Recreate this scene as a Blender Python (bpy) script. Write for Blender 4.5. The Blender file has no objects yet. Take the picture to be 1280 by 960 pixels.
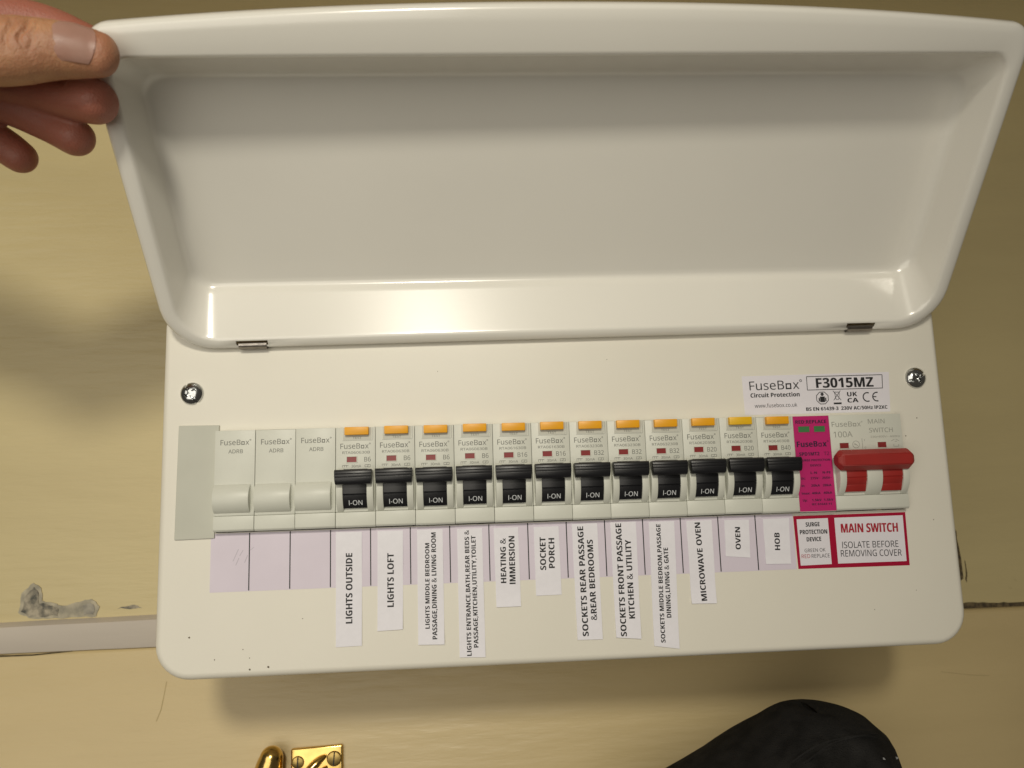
import bpy, bmesh, math, os, random
from mathutils import Vector, Matrix, noise
from mathutils.geometry import tessellate_polygon

# ------------------------------------------------------------------ camera, world, lights
SC = bpy.context.scene
COL = SC.collection
MM = 0.001


def rot(a, b, c):
    rx = Matrix(((1, 0, 0), (0, math.cos(a), -math.sin(a)), (0, math.sin(a), math.cos(a))))
    ry = Matrix(((math.cos(b), 0, math.sin(b)), (0, 1, 0), (-math.sin(b), 0, math.cos(b))))
    rz = Matrix(((math.cos(c), -math.sin(c), 0), (math.sin(c), math.cos(c), 0), (0, 0, 1)))
    return rz @ rx @ ry


CAM_POS = Vector((-47.357, -328.06, 46.139)) * MM
_r = rot(-0.1304, -0.0668, -0.0303)
_w = [Vector((_r[i][0], _r[i][2], -_r[i][1])) for i in range(3)]       # right, down, forward in the world
cam_d = bpy.data.cameras.new('camera')
cam = bpy.data.objects.new('camera', cam_d)
COL.objects.link(cam)
cm = Matrix((_w[0], -_w[1], -_w[2])).transposed().to_4x4()
cm.translation = CAM_POS
cam.matrix_world = cm
cam_d.sensor_width = 36
cam_d.lens = 36 * 884.6 / 1280
cam_d.clip_start = 0.01
cam_d.clip_end = 20
cam_d.dof.use_dof = True
cam_d.dof.focus_distance = 0.325
cam_d.dof.aperture_fstop = 11.0
SC.camera = cam

wd = bpy.data.worlds.new('World')
SC.world = wd
wd.use_nodes = True
wb = wd.node_tree.nodes['Background']
wb.inputs[0].default_value = (1.0, 0.90, 0.74, 1)
wb.inputs[1].default_value = 0.06


def lamp(name, kind, loc, target, energy, color, **kw):
    d = bpy.data.lights.new(name, kind)
    d.energy = energy
    d.color = color
    for k, v in kw.items():
        setattr(d, k, v)
    o = bpy.data.objects.new(name, d)
    COL.objects.link(o)
    o.location = loc
    o.rotation_euler = (Vector(target) - Vector(loc)).to_track_quat('-Z', 'Y').to_euler()
    return o


# a lamp above and behind the photographer, its beam resting on the left half
lamp('work_lamp', 'SPOT', (-0.11, -1.30, 0.665), (-0.22, 0.05, 0.07), 38, (1.0, 0.94, 0.80), shadow_soft_size=0.09,
     spot_size=math.radians(46), spot_blend=1.0)
# broad soft fill added behind the camera, towards the left, lifting the shadows
lamp('soft_fill_light', 'AREA', (-0.60, -1.35, 0.04), (-0.24, 0.05, 0.05), 9.5, (1.0, 0.94, 0.82), size=1.3)

SC.view_settings.view_transform = 'Standard'
SC.view_settings.look = 'None'
SC.view_settings.exposure = 0
SC.view_settings.gamma = 1
SC.view_settings.use_curve_mapping = False

# ------------------------------------------------------------------ materials


def mat(name, color, rough=0.5, metal=0.0, var=0.04, nscale=60, bump=0.0, bscale=900, coat=0.0,
        sss=0.0, color2=None, stretch=None, bdist=0.0003, spec=0.5):
    m = bpy.data.materials.new(name)
    m.use_nodes = True
    nt = m.node_tree
    b = nt.nodes['Principled BSDF']
    b.inputs['Roughness'].default_value = rough
    b.inputs['Metallic'].default_value = metal
    b.inputs['Coat Weight'].default_value = coat
    b.inputs['Coat Roughness'].default_value = 0.12
    b.inputs['Specular IOR Level'].default_value = spec
    tc = nt.nodes.new('ShaderNodeTexCoord')
    src = tc.outputs['Object']
    if stretch:
        mp = nt.nodes.new('ShaderNodeMapping')
        mp.inputs['Scale'].default_value = stretch
        nt.links.new(src, mp.inputs[0])
        src = mp.outputs[0]
    n = nt.nodes.new('ShaderNodeTexNoise')
    n.inputs['Scale'].default_value = nscale
    n.inputs['Detail'].default_value = 5
    nt.links.new(src, n.inputs['Vector'])
    mx = nt.nodes.new('ShaderNodeMix')
    mx.data_type = 'RGBA'
    c2 = color2 or tuple(max(0, c * (1 - var)) for c in color)
    mx.inputs[6].default_value = (*color, 1)
    mx.inputs[7].default_value = (*c2, 1)
    rp = nt.nodes.new('ShaderNodeMapRange')
    rp.inputs[1].default_value = 0.35
    rp.inputs[2].default_value = 0.68
    nt.links.new(n.outputs['Fac'], rp.inputs[0])
    nt.links.new(rp.outputs[0], mx.inputs[0])
    nt.links.new(mx.outputs[2], b.inputs['Base Color'])
    rr = nt.nodes.new('ShaderNodeMapRange')
    rr.inputs[3].default_value = rough * 0.9
    rr.inputs[4].default_value = min(1, rough * 1.15)
    nt.links.new(n.outputs['Fac'], rr.inputs[0])
    nt.links.new(rr.outputs[0], b.inputs['Roughness'])
    if bump:
        n2 = nt.nodes.new('ShaderNodeTexNoise')
        n2.inputs['Scale'].default_value = bscale
        n2.inputs['Detail'].default_value = 4
        nt.links.new(src, n2.inputs['Vector'])
        bp = nt.nodes.new('ShaderNodeBump')
        bp.inputs['Strength'].default_value = bump
        bp.inputs['Distance'].default_value = bdist
        nt.links.new(n2.outputs['Fac'], bp.inputs['Height'])
        nt.links.new(bp.outputs[0], b.inputs['Normal'])
    if sss:
        b.inputs['Subsurface Weight'].default_value = sss
        b.inputs['Subsurface Radius'].default_value = (1.0, 0.35, 0.2)
        b.inputs['Subsurface Scale'].default_value = 0.003
    return m


M = {}
M['powder'] = mat('white_powder_coat', (0.78, 0.745, 0.65), 0.34, var=0.03, nscale=14, bump=0.12, bscale=700, bdist=0.0002)
M['lid'] = mat('glossy_white_lid', (0.83, 0.805, 0.735), 0.22, var=0.03, nscale=12, bump=0.03, bscale=400, bdist=0.0002, coat=0.6)
M['plastic'] = mat('device_plastic', (0.65, 0.655, 0.58), 0.42, var=0.03, nscale=90, bump=0.05, bscale=1500)
M['plate'] = mat('grey_plate_plastic', (0.52, 0.52, 0.445), 0.5, var=0.04, nscale=60, bump=0.05)
M['surround'] = mat('surround_plastic', (0.55, 0.55, 0.48), 0.5)
M['black'] = mat('black_plastic', (0.010, 0.010, 0.012), 0.36, var=0.2, nscale=150, bump=0.06, bscale=1800)
M['orange'] = mat('orange_plastic', (0.87, 0.40, 0.010), 0.4, var=0.08, nscale=150)
M['yellow'] = mat('yellow_plastic', (0.86, 0.50, 0.012), 0.4, var=0.08, nscale=150)
M['red'] = mat('red_plastic', (0.35, 0.024, 0.02), 0.42, var=0.12, nscale=90, bump=0.06, bscale=1300)
M['window_red'] = mat('red_flag', (0.25, 0.03, 0.03), 0.3)
M['window_green'] = mat('green_flag', (0.06, 0.20, 0.07), 0.3)
M['recess'] = mat('recess_shadow_plastic', (0.30, 0.30, 0.26), 0.6)
M['magenta'] = mat('magenta_label', (0.52, 0.018, 0.155), 0.38, var=0.06, nscale=60)
M['ink_grey'] = mat('grey_ink', (0.17, 0.17, 0.15), 0.6, var=0.15)
M['ink_pale'] = mat('pale_grey_ink', (0.33, 0.33, 0.29), 0.6, var=0.15)
M['ink_black'] = mat('black_ink', (0.012, 0.012, 0.013), 0.55, var=0.2)
M['ink_blue'] = mat('dark_violet_ink', (0.03, 0.003, 0.035), 0.55)
M['ink_white'] = mat('white_ink', (0.72, 0.74, 0.76), 0.6)
M['ink_red'] = mat('red_ink', (0.40, 0.014, 0.03), 0.5)
M['crimson'] = mat('crimson_label', (0.38, 0.004, 0.035), 0.35, var=0.06)
M['paper'] = mat('white_paper', (0.82, 0.80, 0.85), 0.55, var=0.03, nscale=300, bump=0.08, bscale=2500, bdist=0.0001)
M['sticker'] = mat('white_sticker', (0.79, 0.76, 0.81), 0.4, var=0.03, nscale=40)
M['lilac'] = mat('lilac_strip', (0.70, 0.63, 0.72), 0.45, var=0.04, nscale=50)
M['steel'] = mat('zinc_steel', (0.62, 0.63, 0.63), 0.16, metal=1.0, var=0.12, nscale=500)
M['clip'] = mat('hinge_steel', (0.62, 0.57, 0.52), 0.3, metal=1.0, var=0.2, nscale=300)
M['brass'] = mat('polished_brass', (0.86, 0.60, 0.20), 0.2, metal=1.0, var=0.25, nscale=120, bump=0.08, bscale=300)
M['brass_dull'] = mat('tarnished_brass', (0.52, 0.37, 0.13), 0.3, metal=1.0, var=0.4, nscale=300)
M['fabric'] = mat('black_fabric', (0.024, 0.023, 0.022), 0.95, var=0.5, nscale=120, bump=0.9, bscale=1300, bdist=0.0009, spec=0.15)
M['lint'] = mat('white_lint', (0.28, 0.28, 0.28), 0.9)
M['strip_paint'] = mat('pale_strip_paint', (0.55, 0.49, 0.42), 0.5, var=0.10, nscale=25, bump=0.2, bscale=140, stretch=(0.3, 1, 2))
M['dirt_or_shade'] = mat('dark_crack_dirt_or_shade', (0.05, 0.036, 0.02), 0.9, var=0.6, nscale=400, color2=(0.16, 0.12, 0.06))
M['pencil'] = mat('faint_pencil', (0.52, 0.48, 0.54), 0.6)
M['hairline'] = mat('faint_crack', (0.47, 0.37, 0.19), 0.8)
M['smear'] = mat('filler_smear', (0.47, 0.42, 0.31), 0.8, nscale=160, color2=(0.27, 0.25, 0.20), bump=0.6, bscale=350, bdist=0.001)
M['scuff'] = mat('grey_scuff', (0.36, 0.33, 0.27), 0.8, nscale=200, color2=(0.20, 0.19, 0.165), bump=0.6, bscale=350)
M['bare'] = mat('bare_plaster_scar', (0.42, 0.37, 0.28), 0.85, nscale=260, color2=(0.085, 0.085, 0.075), bump=0.8, bscale=500, bdist=0.001)


def wall_mat(name, c1, c2):
    m = mat(name, c1, 0.36, color2=c2, nscale=11, bump=0.6, bscale=90, stretch=(0.35, 1, 2.2), bdist=0.0009)
    nt = m.node_tree
    b = nt.nodes['Principled BSDF']
    # sparse scuffs and specks in the paint
    tc = nt.nodes.new('ShaderNodeTexCoord')
    n = nt.nodes.new('ShaderNodeTexNoise')
    n.inputs['Scale'].default_value = 55
    n.inputs['Detail'].default_value = 9
    n.inputs['Roughness'].default_value = 0.65
    nt.links.new(tc.outputs['Object'], n.inputs['Vector'])
    r = nt.nodes.new('ShaderNodeMapRange')
    r.inputs[1].default_value = 0.70
    r.inputs[2].default_value = 0.80
    r.inputs[4].default_value = 0.45
    nt.links.new(n.outputs['Fac'], r.inputs[0])
    old = b.inputs['Base Color'].links[0].from_socket
    mx = nt.nodes.new('ShaderNodeMix')
    mx.data_type = 'RGBA'
    nt.links.new(r.outputs[0], mx.inputs[0])
    nt.links.new(old, mx.inputs[6])
    mx.inputs[7].default_value = (c1[0] * 0.45, c1[1] * 0.42, c1[2] * 0.4, 1)
    nt.links.new(mx.outputs[2], b.inputs['Base Color'])
    return m


M['wall'] = wall_mat('cream_gloss_wall', (0.57, 0.475, 0.25), (0.52, 0.43, 0.225))
M['board'] = wall_mat('cream_gloss_board', (0.59, 0.465, 0.245), (0.54, 0.425, 0.22))

# skin
M['skin'] = mat('skin', (0.49, 0.25, 0.13), 0.46, sss=0.25, nscale=130, color2=(0.40, 0.185, 0.10), bump=0.55, bscale=1300, bdist=0.0005)
nt = M['skin'].node_tree
_b = nt.nodes['Principled BSDF']
_at = nt.nodes.new('ShaderNodeAttribute')
_at.attribute_name = 'redness'
_mx = nt.nodes.new('ShaderNodeMix')
_mx.data_type = 'RGBA'
_old = _b.inputs['Base Color'].links[0].from_socket
nt.links.new(_at.outputs['Fac'], _mx.inputs[0])
nt.links.new(_old, _mx.inputs[6])
_mx.inputs[7].default_value = (0.38, 0.135, 0.09, 1)
nt.links.new(_mx.outputs[2], _b.inputs['Base Color'])
M['nail'] = mat('fingernail', (0.64, 0.36, 0.27), 0.36, nscale=70, color2=(0.70, 0.45, 0.36), coat=0.0)

# ------------------------------------------------------------------ helpers (all lengths in millimetres)


def to_obj(name, me, m=None, parent=None, smooth=None):
    if m is not None and not me.materials:
        me.materials.append(m)
    if smooth is not None and me.polygons:
        me.shade_smooth()
        if smooth < 179:
            me.set_sharp_from_angle(angle=math.radians(smooth))
    o = bpy.data.objects.new(name, me)
    COL.objects.link(o)
    if parent is not None:
        o.parent = parent
        o.matrix_parent_inverse = parent.matrix_world.inverted() if False else Matrix.Translation(-WORLD_LOC[parent.name])
    WORLD_LOC[o.name] = Vector((0, 0, 0))
    return o


WORLD_LOC = {}


def bm_mesh(bm, name='m'):
    bmesh.ops.recalc_face_normals(bm, faces=bm.faces)
    me = bpy.data.meshes.new(name)
    bm.to_mesh(me)
    bm.free()
    return me


def obj(name, bm, m, parent=None, smooth=40):
    for v in bm.verts:
        v.co *= MM
    return to_obj(name, bm_mesh(bm, name), m, parent, smooth)


def empty(name, loc_mm, label=None, cat=None, group=None):
    o = bpy.data.objects.new(name, None)
    COL.objects.link(o)
    o.empty_display_size = 0.01
    o.location = Vector(loc_mm) * MM
    WORLD_LOC[o.name] = Vector(loc_mm) * MM
    tag(o, label, cat, group)
    return o


def tag(o, label=None, cat=None, group=None, kind=None):
    if label:
        o['label'] = label
    if cat:
        o['category'] = cat
    if group:
        o['group'] = group
    if kind:
        o['kind'] = kind
    return o


def box(bm, x0, x1, y0, y1, z0, z1, bev=0.0, seg=2):
    b = bmesh.new()
    bmesh.ops.create_cube(b, size=1)
    for v in b.verts:
        v.co = Vector((x0 + (v.co.x + .5) * (x1 - x0), y0 + (v.co.y + .5) * (y1 - y0), z0 + (v.co.z + .5) * (z1 - z0)))
    if bev:
        bmesh.ops.bevel(b, geom=b.edges[:], offset=bev, segments=seg, profile=0.5, affect='EDGES')
    merge(bm, b)
    return bm


def merge(dst, src):
    me = bpy.data.meshes.new('tmp')
    src.to_mesh(me)
    src.free()
    dst.from_mesh(me)
    bpy.data.meshes.remove(me)


def prism(bm, prof, x0, x1, bev=0.0, seg=2):
    """closed (y, z) outline extruded along x"""
    b = bmesh.new()
    a = [b.verts.new((x0, y, z)) for y, z in prof]
    c = [b.verts.new((x1, y, z)) for y, z in prof]
    n = len(prof)
    b.faces.new(a)
    b.faces.new(c)
    for i in range(n):
        b.faces.new((a[i], a[(i + 1) % n], c[(i + 1) % n], c[i]))
    bmesh.ops.recalc_face_normals(b, faces=b.faces)
    if bev:
        es = [e for e in b.edges if e.calc_face_angle(0) > 0.5]
        bmesh.ops.bevel(b, geom=es, offset=bev, segments=seg, profile=0.5, affect='EDGES')
    merge(bm, b)
    return bm


def plate(bm, pts, y, t):
    """flat polygon (x, z) facing the viewer at depth y, thickness t behind it"""
    a = [bm.verts.new((x, y, z)) for x, z in pts]
    c = [bm.verts.new((x, y + t, z)) for x, z in pts]
    n = len(pts)
    bm.faces.new(a)
    bm.faces.new(c)
    for i in range(n):
        bm.faces.new((a[i], a[(i + 1) % n], c[(i + 1) % n], c[i]))
    return bm


def rect(x0, x1, z0, z1):
    return [(x0, z0), (x1, z0), (x1, z1), (x0, z1)]


_tc = {}
CAP = 0.70
FONT = None
try:                                                      # a typeface that ships inside Blender, else the built-in one
    FONT = bpy.data.fonts.load(os.path.join(bpy.utils.system_resource('DATAFILES', path='fonts'), 'NotoSansMath-Regular.woff2'))
    CAP = 0.48
except Exception:
    FONT = None


def glyphs(body, heavy):
    """plain I without serifs, and the bold letters of the same face"""
    if not FONT:
        return body
    out = ''
    for ch in body:
        if ch == 'I':
            ch = 'l'
        if heavy and 'A' <= ch <= 'Z':
            ch = chr(0x1D5D4 + ord(ch) - 65)
        elif heavy and 'a' <= ch <= 'z':
            ch = chr(0x1D5EE + ord(ch) - 97)
        elif heavy and '0' <= ch <= '9':
            ch = chr(0x1D7EC + ord(ch) - 48)
        out += ch
    return out


def text_data(body, heavy):
    key = (body, bool(heavy))
    if key not in _tc:
        c = bpy.data.curves.new('t', 'FONT')
        c.body = glyphs(body, heavy)
        c.size = 1
        c.resolution_u = 3
        if FONT:
            c.font = FONT
        elif heavy:
            c.offset = 0.015
        o = bpy.data.objects.new('t', c)
        COL.objects.link(o)
        dg = bpy.context.evaluated_depsgraph_get()
        me = bpy.data.meshes.new_from_object(o.evaluated_get(dg))
        vs = [v.co.copy() for v in me.vertices]
        fs = [tuple(p.vertices) for p in me.polygons]
        if body.upper() == body:
            for v in vs:
                v.y = min(v.y, CAP * 1.02)
        bpy.data.objects.remove(o)
        bpy.data.curves.remove(c)
        bpy.data.meshes.remove(me)
        xs = [v.x for v in vs]
        _tc[key] = (vs, fs, min(xs), max(xs))
    return _tc[key]


def put_text(bm, body, A, B, cap, y, bold=0.0, surf=None, heavy=False):
    """lettering whose mid-line runs from A to B (x, z) with capital height cap"""
    vs, fs, x0, x1 = text_data(body, heavy)
    A = Vector(A)
    B = Vector(B)
    d = B - A
    L = d.length
    d.normalize()
    nrm = Vector((-d.y, d.x))
    s = L / (x1 - x0)
    out = []
    for v in vs:
        p = A + d * ((v.x - x0) * s) + nrm * ((v.y / CAP - 0.5) * cap)
        yy = y if surf is None else surf(p.x, p.y)
        out.append(bm.verts.new((p.x, yy, p.y)))
    for f in fs:
        try:
            bm.faces.new([out[i] for i in f])
        except ValueError:
            pass
    return bm


def heavy_text(bm, body, A, B, cap, y, d=0.0, surf=None):
    """bold lettering, the strokes laid twice a hair apart"""
    A, B = Vector(A), Vector(B)
    e = (B - A).normalized() * (0.022 * cap)
    for k, sg in ((0, -1), (1, 1)):
        yk = -0.004 * k
        put_text(bm, body, A + e * (1 + sg), B - e * (1 - sg), cap, y + yk, 0.0,
                 None if surf is None else (lambda x, z: surf(x, z) + yk), True)
    return bm


def text_w(body, cap, bold=0.0):
    _, _, a, b = text_data(body, bold > 0)
    return (b - a) * cap / CAP


def ring(bm, cx, cz, r, t, y, n=28, a0=0.0, a1=2 * math.pi, sx=1.0):
    k = n
    full = abs(a1 - a0 - 2 * math.pi) < 1e-6
    o, i = [], []
    for j in range(k if full else k + 1):
        a = a0 + (a1 - a0) * j / k
        o.append(bm.verts.new((cx + sx * (r + t / 2) * math.cos(a), y, cz + (r + t / 2) * math.sin(a))))
        i.append(bm.verts.new((cx + sx * (r - t / 2) * math.cos(a), y, cz + (r - t / 2) * math.sin(a))))
    m = len(o)
    for j in range(m if full else m - 1):
        bm.faces.new((o[j], o[(j + 1) % m], i[(j + 1) % m], i[j]))
    return bm


def line(bm, A, B, t, y):
    A = Vector(A)
    B = Vector(B)
    d = (B - A).normalized()
    n = Vector((-d.y, d.x)) * t / 2
    bm.faces.new([bm.verts.new((p.x, y, p.y)) for p in (A - n, B - n, B + n, A + n)])
    return bm


def brand(bm, x0, x1, zmid, cap, y, bold=0.0, dz=0.0):
    """maker's word with its square letter o, between x0 and x1, dz = rise along the word"""
    wF = text_w('FuseB', 1, bold)
    wx = text_w('x', 1, bold)
    gap, wo = 0.16, 0.62
    tot = wF + gap + wo + gap + wx
    s = (x1 - x0) / tot
    f = lambda x: zmid + dz * (x - x0) / (x1 - x0)
    xa = x0 + wF * s
    (heavy_text if bold > 0 else put_text)(bm, 'FuseB', (x0, f(x0)), (xa, f(xa)), cap, y, 0.03 if bold > 0 else 0)
    xo = xa + gap * s
    xo2 = xo + wo * s
    z0 = f(xo) - cap / 2
    h = cap * 0.68
    t = cap * 0.15
    for a, b, c, d in ((xo, xo2, z0, z0 + t), (xo, xo2, z0 + h - t, z0 + h), (xo, xo + t, z0 + t, z0 + h - t), (xo2 - t, xo2, z0 + t, z0 + h - t)):
        bm.faces.new([bm.verts.new((px, y, pz)) for px, pz in rect(a, b, c, d)])
    xs = xo2 + gap * s
    (heavy_text if bold > 0 else put_text)(bm, 'x', (xs, f(xs)), (x1, f(x1)), cap, y, 0.03 if bold > 0 else 0)
    ring(bm, x1 + cap * 0.22, f(x1) + cap * 0.42, cap * 0.12, cap * 0.07, y, n=10)
    return bm


# ------------------------------------------------------------------ the wall behind
WALL_Y = 100.0
WALL = to_obj('wall', bpy.data.meshes.new('wall'))
bm = bmesh.new()
box(bm, -900, 900, WALL_Y, WALL_Y + 30, -39.5, 700)
for v in bm.verts:
    v.co *= MM
_me = bm_mesh(bm)
WALL.data = _me
_me.materials.append(M['wall'])
tag(WALL, 'cream gloss painted wall behind the fuse box', kind='structure')

bm = bmesh.new()
prism(bm, [(WALL_Y + 30, -600), (WALL_Y - 4, -600), (WALL_Y - 4, -44.5), (WALL_Y - 3.0, -42.6), (WALL_Y - 1.2, -41.8), (WALL_Y + 30, -41.8)], -900, 900)
LOWER = obj('lower_board', bm, M['board'], smooth=50)
tag(LOWER, 'cream gloss painted board below the fuse box', kind='structure')

# soffit over the wall, just above the picture: its shade lies on the top of the wall
bm = bmesh.new()
box(bm, -900, 900, -128, WALL_Y - 0.5, 372, 420, 2)
SOFFIT = obj('soffit', bm, M['board'])
tag(SOFFIT, 'cream painted soffit above the fuse box', kind='structure')

# pale trim strip on the left
random.seed(4)
bm = bmesh.new()
prof_n = 40
rows = []
for i in range(prof_n + 1):
    x = -700 + (540.0) * i / prof_n
    j = noise.noise(Vector((x * 0.03, 0, 0)))
    zt = -25.4 + 0.25 * j + (x + 226) * 0.011
    zb = -42.3 + 0.35 * noise.noise(Vector((x * 0.05, 7, 0)))
    rows.append([(WALL_Y + 1, zt + 0.2), (WALL_Y - 0.6, zt), (WALL_Y - 3.6, zt - 1.5), (WALL_Y - 4.7, zt - 1.9), (WALL_Y - 4.9, zb + 0.5), (WALL_Y - 4.7, zb + 0.15), (WALL_Y - 3.0, zb)])
    rows[-1] = [bm.verts.new((x, y, z)) for y, z in rows[-1]]
for i in range(prof_n):
    for k in range(6):
        bm.faces.new((rows[i][k], rows[i + 1][k], rows[i + 1][k + 1], rows[i][k + 1]))
bm.faces.new(rows[-1])
STRIP = obj('trim_strip', bm, M['strip_paint'], smooth=35)
tag(STRIP, 'pale grey painted trim strip running into the left of the fuse box', 'trim')


def blob_plate(name, pts, y, t, m, parent, jag=0.4, sub=4, seed=0):
    out = []
    n = len(pts)
    for i in range(n):
        a = Vector(pts[i])
        b = Vector(pts[(i + 1) % n])
        for k in range(sub):
            p = a.lerp(b, k / sub)
            q = Vector((p.x * 0.4, p.y * 0.4, seed))
            out.append((p.x + jag * noise.noise(q), p.y + jag * noise.noise(q + Vector((9, 9, 9)))))
    bm = bmesh.new()
    plate(bm, out, y, t)
    return obj(name, bm, m, parent, smooth=20)


# scar of bare plaster on the left, cracks on the right
blob_plate('filler_smear', [(-300.6, -21.2), (-299.0, -10.5), (-293.4, -5.0), (-288.9, -8.0), (-287.8, -15.2), (-281, -16.8), (-276, -18.6), (-268, -16.4),
                            (-261, -15.2), (-256.6, -19.2), (-258.3, -24.8), (-268, -25.0), (-284.5, -24.9), (-294.6, -24.6)],
           WALL_Y - 0.45, 0.6, M['smear'], WALL, 1.0)
blob_plate('paint_scar', [(-299.0, -20.6), (-297.0, -12.0), (-292.9, -7.2), (-290.4, -9.4), (-289.6, -16.2), (-283, -17.8), (-278.6, -19.6), (-278.8, -23.4), (-285, -23.9), (-293.6, -23.6)],
           WALL_Y - 0.75, 0.5, M['bare'], WALL, 1.2, 5, 2)
blob_plate('paint_scar', [(-266.0, -18.4), (-261.4, -17.0), (-258.8, -19.8), (-260.0, -23.6), (-264.6, -23.4)], WALL_Y - 0.7, 0.4, M['scuff'], WALL, 1.3, 5, 4)
blob_plate('paint_scar', [(-247, -21.4), (-238, -19.4), (-233, -21.2), (-238, -21.8)], WALL_Y - 0.15, 0.3, M['bare'], WALL, 0.9, seed=3)
blob_plate('crack_or_shade_line', [(236, -39.0), (256, -38.4), (270, -38.9), (282, -39.5), (300, -40.2), (340, -41.0), (340, -42.6), (300, -42.8), (270, -42.4), (236, -42.4)],
           WALL_Y - 0.25, 0.3, M['dirt_or_shade'], WALL, 1.0, seed=5)
blob_plate('crack_or_shade_line', [(252.0, -26), (255.2, -24), (254.8, -8), (253.6, 4), (252.8, 6), (252, -4)], WALL_Y - 0.25, 0.3, M['dirt_or_shade'], WALL, 0.7, seed=6)
blob_plate('crack_or_shade_line', [(256.7, -26.6), (257.8, -23), (257.6, -14), (257.2, -13), (257.2, -20), (256.4, -24)], WALL_Y - 0.25, 0.3, M['dirt_or_shade'], WALL, 0.5, seed=8)
# hairlines in the lower board, then the shade line under the trim strip
blob_plate('crack_or_shade_line', [(-217, -61), (-216.6, -61), (-219, -76), (-221.5, -82), (-222, -82), (-219.6, -76)], WALL_Y - 4.1, 0.2, M['hairline'], LOWER, 0.15, seed=11)
blob_plate('crack_or_shade_line', [(232, -76.5), (250, -79.2), (262, -80.2), (262, -80.5), (250, -79.6), (232, -76.8)], WALL_Y - 4.1, 0.2, M['hairline'], LOWER, 0.15, seed=12)
blob_plate('crack_or_shade_line', [(-308, -42.9), (-290, -43.3), (-268, -42.2), (-268, -42.5), (-290, -44.0), (-330, -43.8), (-330, -43.0)], WALL_Y - 4.2, 0.2, M['dirt_or_shade'], LOWER, 0.2, seed=13)  # dark sliver painting the shade in the gap below the trim strip

# ------------------------------------------------------------------ the consumer unit
PW = 184.7
PB, PT = -37.35, 123.5
UNIT = empty('fuse_box', (0, WALL_Y, PB), 'cream metal fuse box with its glossy lid lifted open on the wall', 'fuse box')


def rr_loop(x0, x1, z0, z1, rb, rt, seg=8):
    pts = []
    for cx, cz, a, r in ((x1 - rt, z1 - rt, 0, rt), (x0 + rt, z1 - rt, 90, rt), (x0 + rb, z0 + rb, 180, rb), (x1 - rb, z0 + rb, 270, rb)):
        for k in range(seg + 1):
            t = math.radians(a + 90 * k / seg)
            pts.append((cx + r * math.cos(t), cz + r * math.sin(t)))
    return pts


CUT = (-159.3, 159.3, 25.3, 70.75)
bm = bmesh.new()
loops = []
for ins, y in ((3.4, 0.0), (2.6, 0.02), (1.6, 0.45), (0.75, 1.2), (0.2, 2.3), (0, 3.6), (0, 62)):
    loops.append([bm.verts.new((x, y, z)) for x, z in rr_loop(-PW + ins, PW - ins, PB + ins, PT - ins, 15.5 - ins, 4.0 - ins)])
for a, b in zip(loops, loops[1:]):
    n = len(a)
    for i in range(n):
        bm.faces.new((a[i], a[(i + 1) % n], b[(i + 1) % n], b[i]))
hole = [bm.verts.new((x, 0, z)) for x, z in rect(*CUT)]
allv = loops[0] + hole
for t in tessellate_polygon([[v.co for v in loops[0]], [v.co for v in hole]]):
    try:
        bm.faces.new([allv[i] for i in t])
    except ValueError:
        pass
hb = [bm.verts.new((v.co.x, 1.4, v.co.z)) for v in hole]
for i in range(4):
    bm.faces.new((hole[i], hole[(i + 1) % 4], hb[(i + 1) % 4], hb[i]))
PANEL = obj('front_panel', bm, M['powder'], UNIT, smooth=60)
bm = bmesh.new()
box(bm, -PW + 2, PW - 2, 62.2, WALL_Y - 0.2, PB + 2, PT - 2, 2)
obj('back_box', bm, M['powder'], UNIT)
bm = bmesh.new()
box(bm, -165, 165, 34, 36, 20, 78)
obj('device_rail', bm, M['steel'], UNIT)

# specks of grit on the panel
bm = bmesh.new()
random.seed(9)
for x, z, r in [(-169.5, -19.0, .45), (-158.5, -28.8, .3), (-143.5, -33.5, .5), (-135.5, -32.8, .55), (-146.5, -25, .25), (-143.6, -28.7, .25), (170, 68.5, .3), (163.5, 60, .35),
                (-121, -13, .25), (161, -12, .2), (140, -20, .2), (-60, 96, .2), (20, 100, .2), (173, 20, .25)]:
    plate(bm, [(x + r * random.uniform(.6, 1.2) * math.cos(a), z + r * random.uniform(.6, 1.2) * math.sin(a)) for a in [k * math.pi / 4 for k in range(8)]], -0.06, 0.1)
tag(obj('grit', bm, M['dirt_or_shade'], PANEL), kind='stuff')

# grey blanking plate at the left end of the row
bm = bmesh.new()
plate(bm, [(-176.8, 22.9), (-159.6, 23.1), (-158.6, 73.2), (-176.4, 73.4)], -0.9, 0.88)
bmesh.ops.bevel(bm, geom=[e for e in bm.edges], offset=0.15, segments=1, affect='EDGES')
obj('blanking_plate', bm, M['plate'], UNIT)


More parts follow.
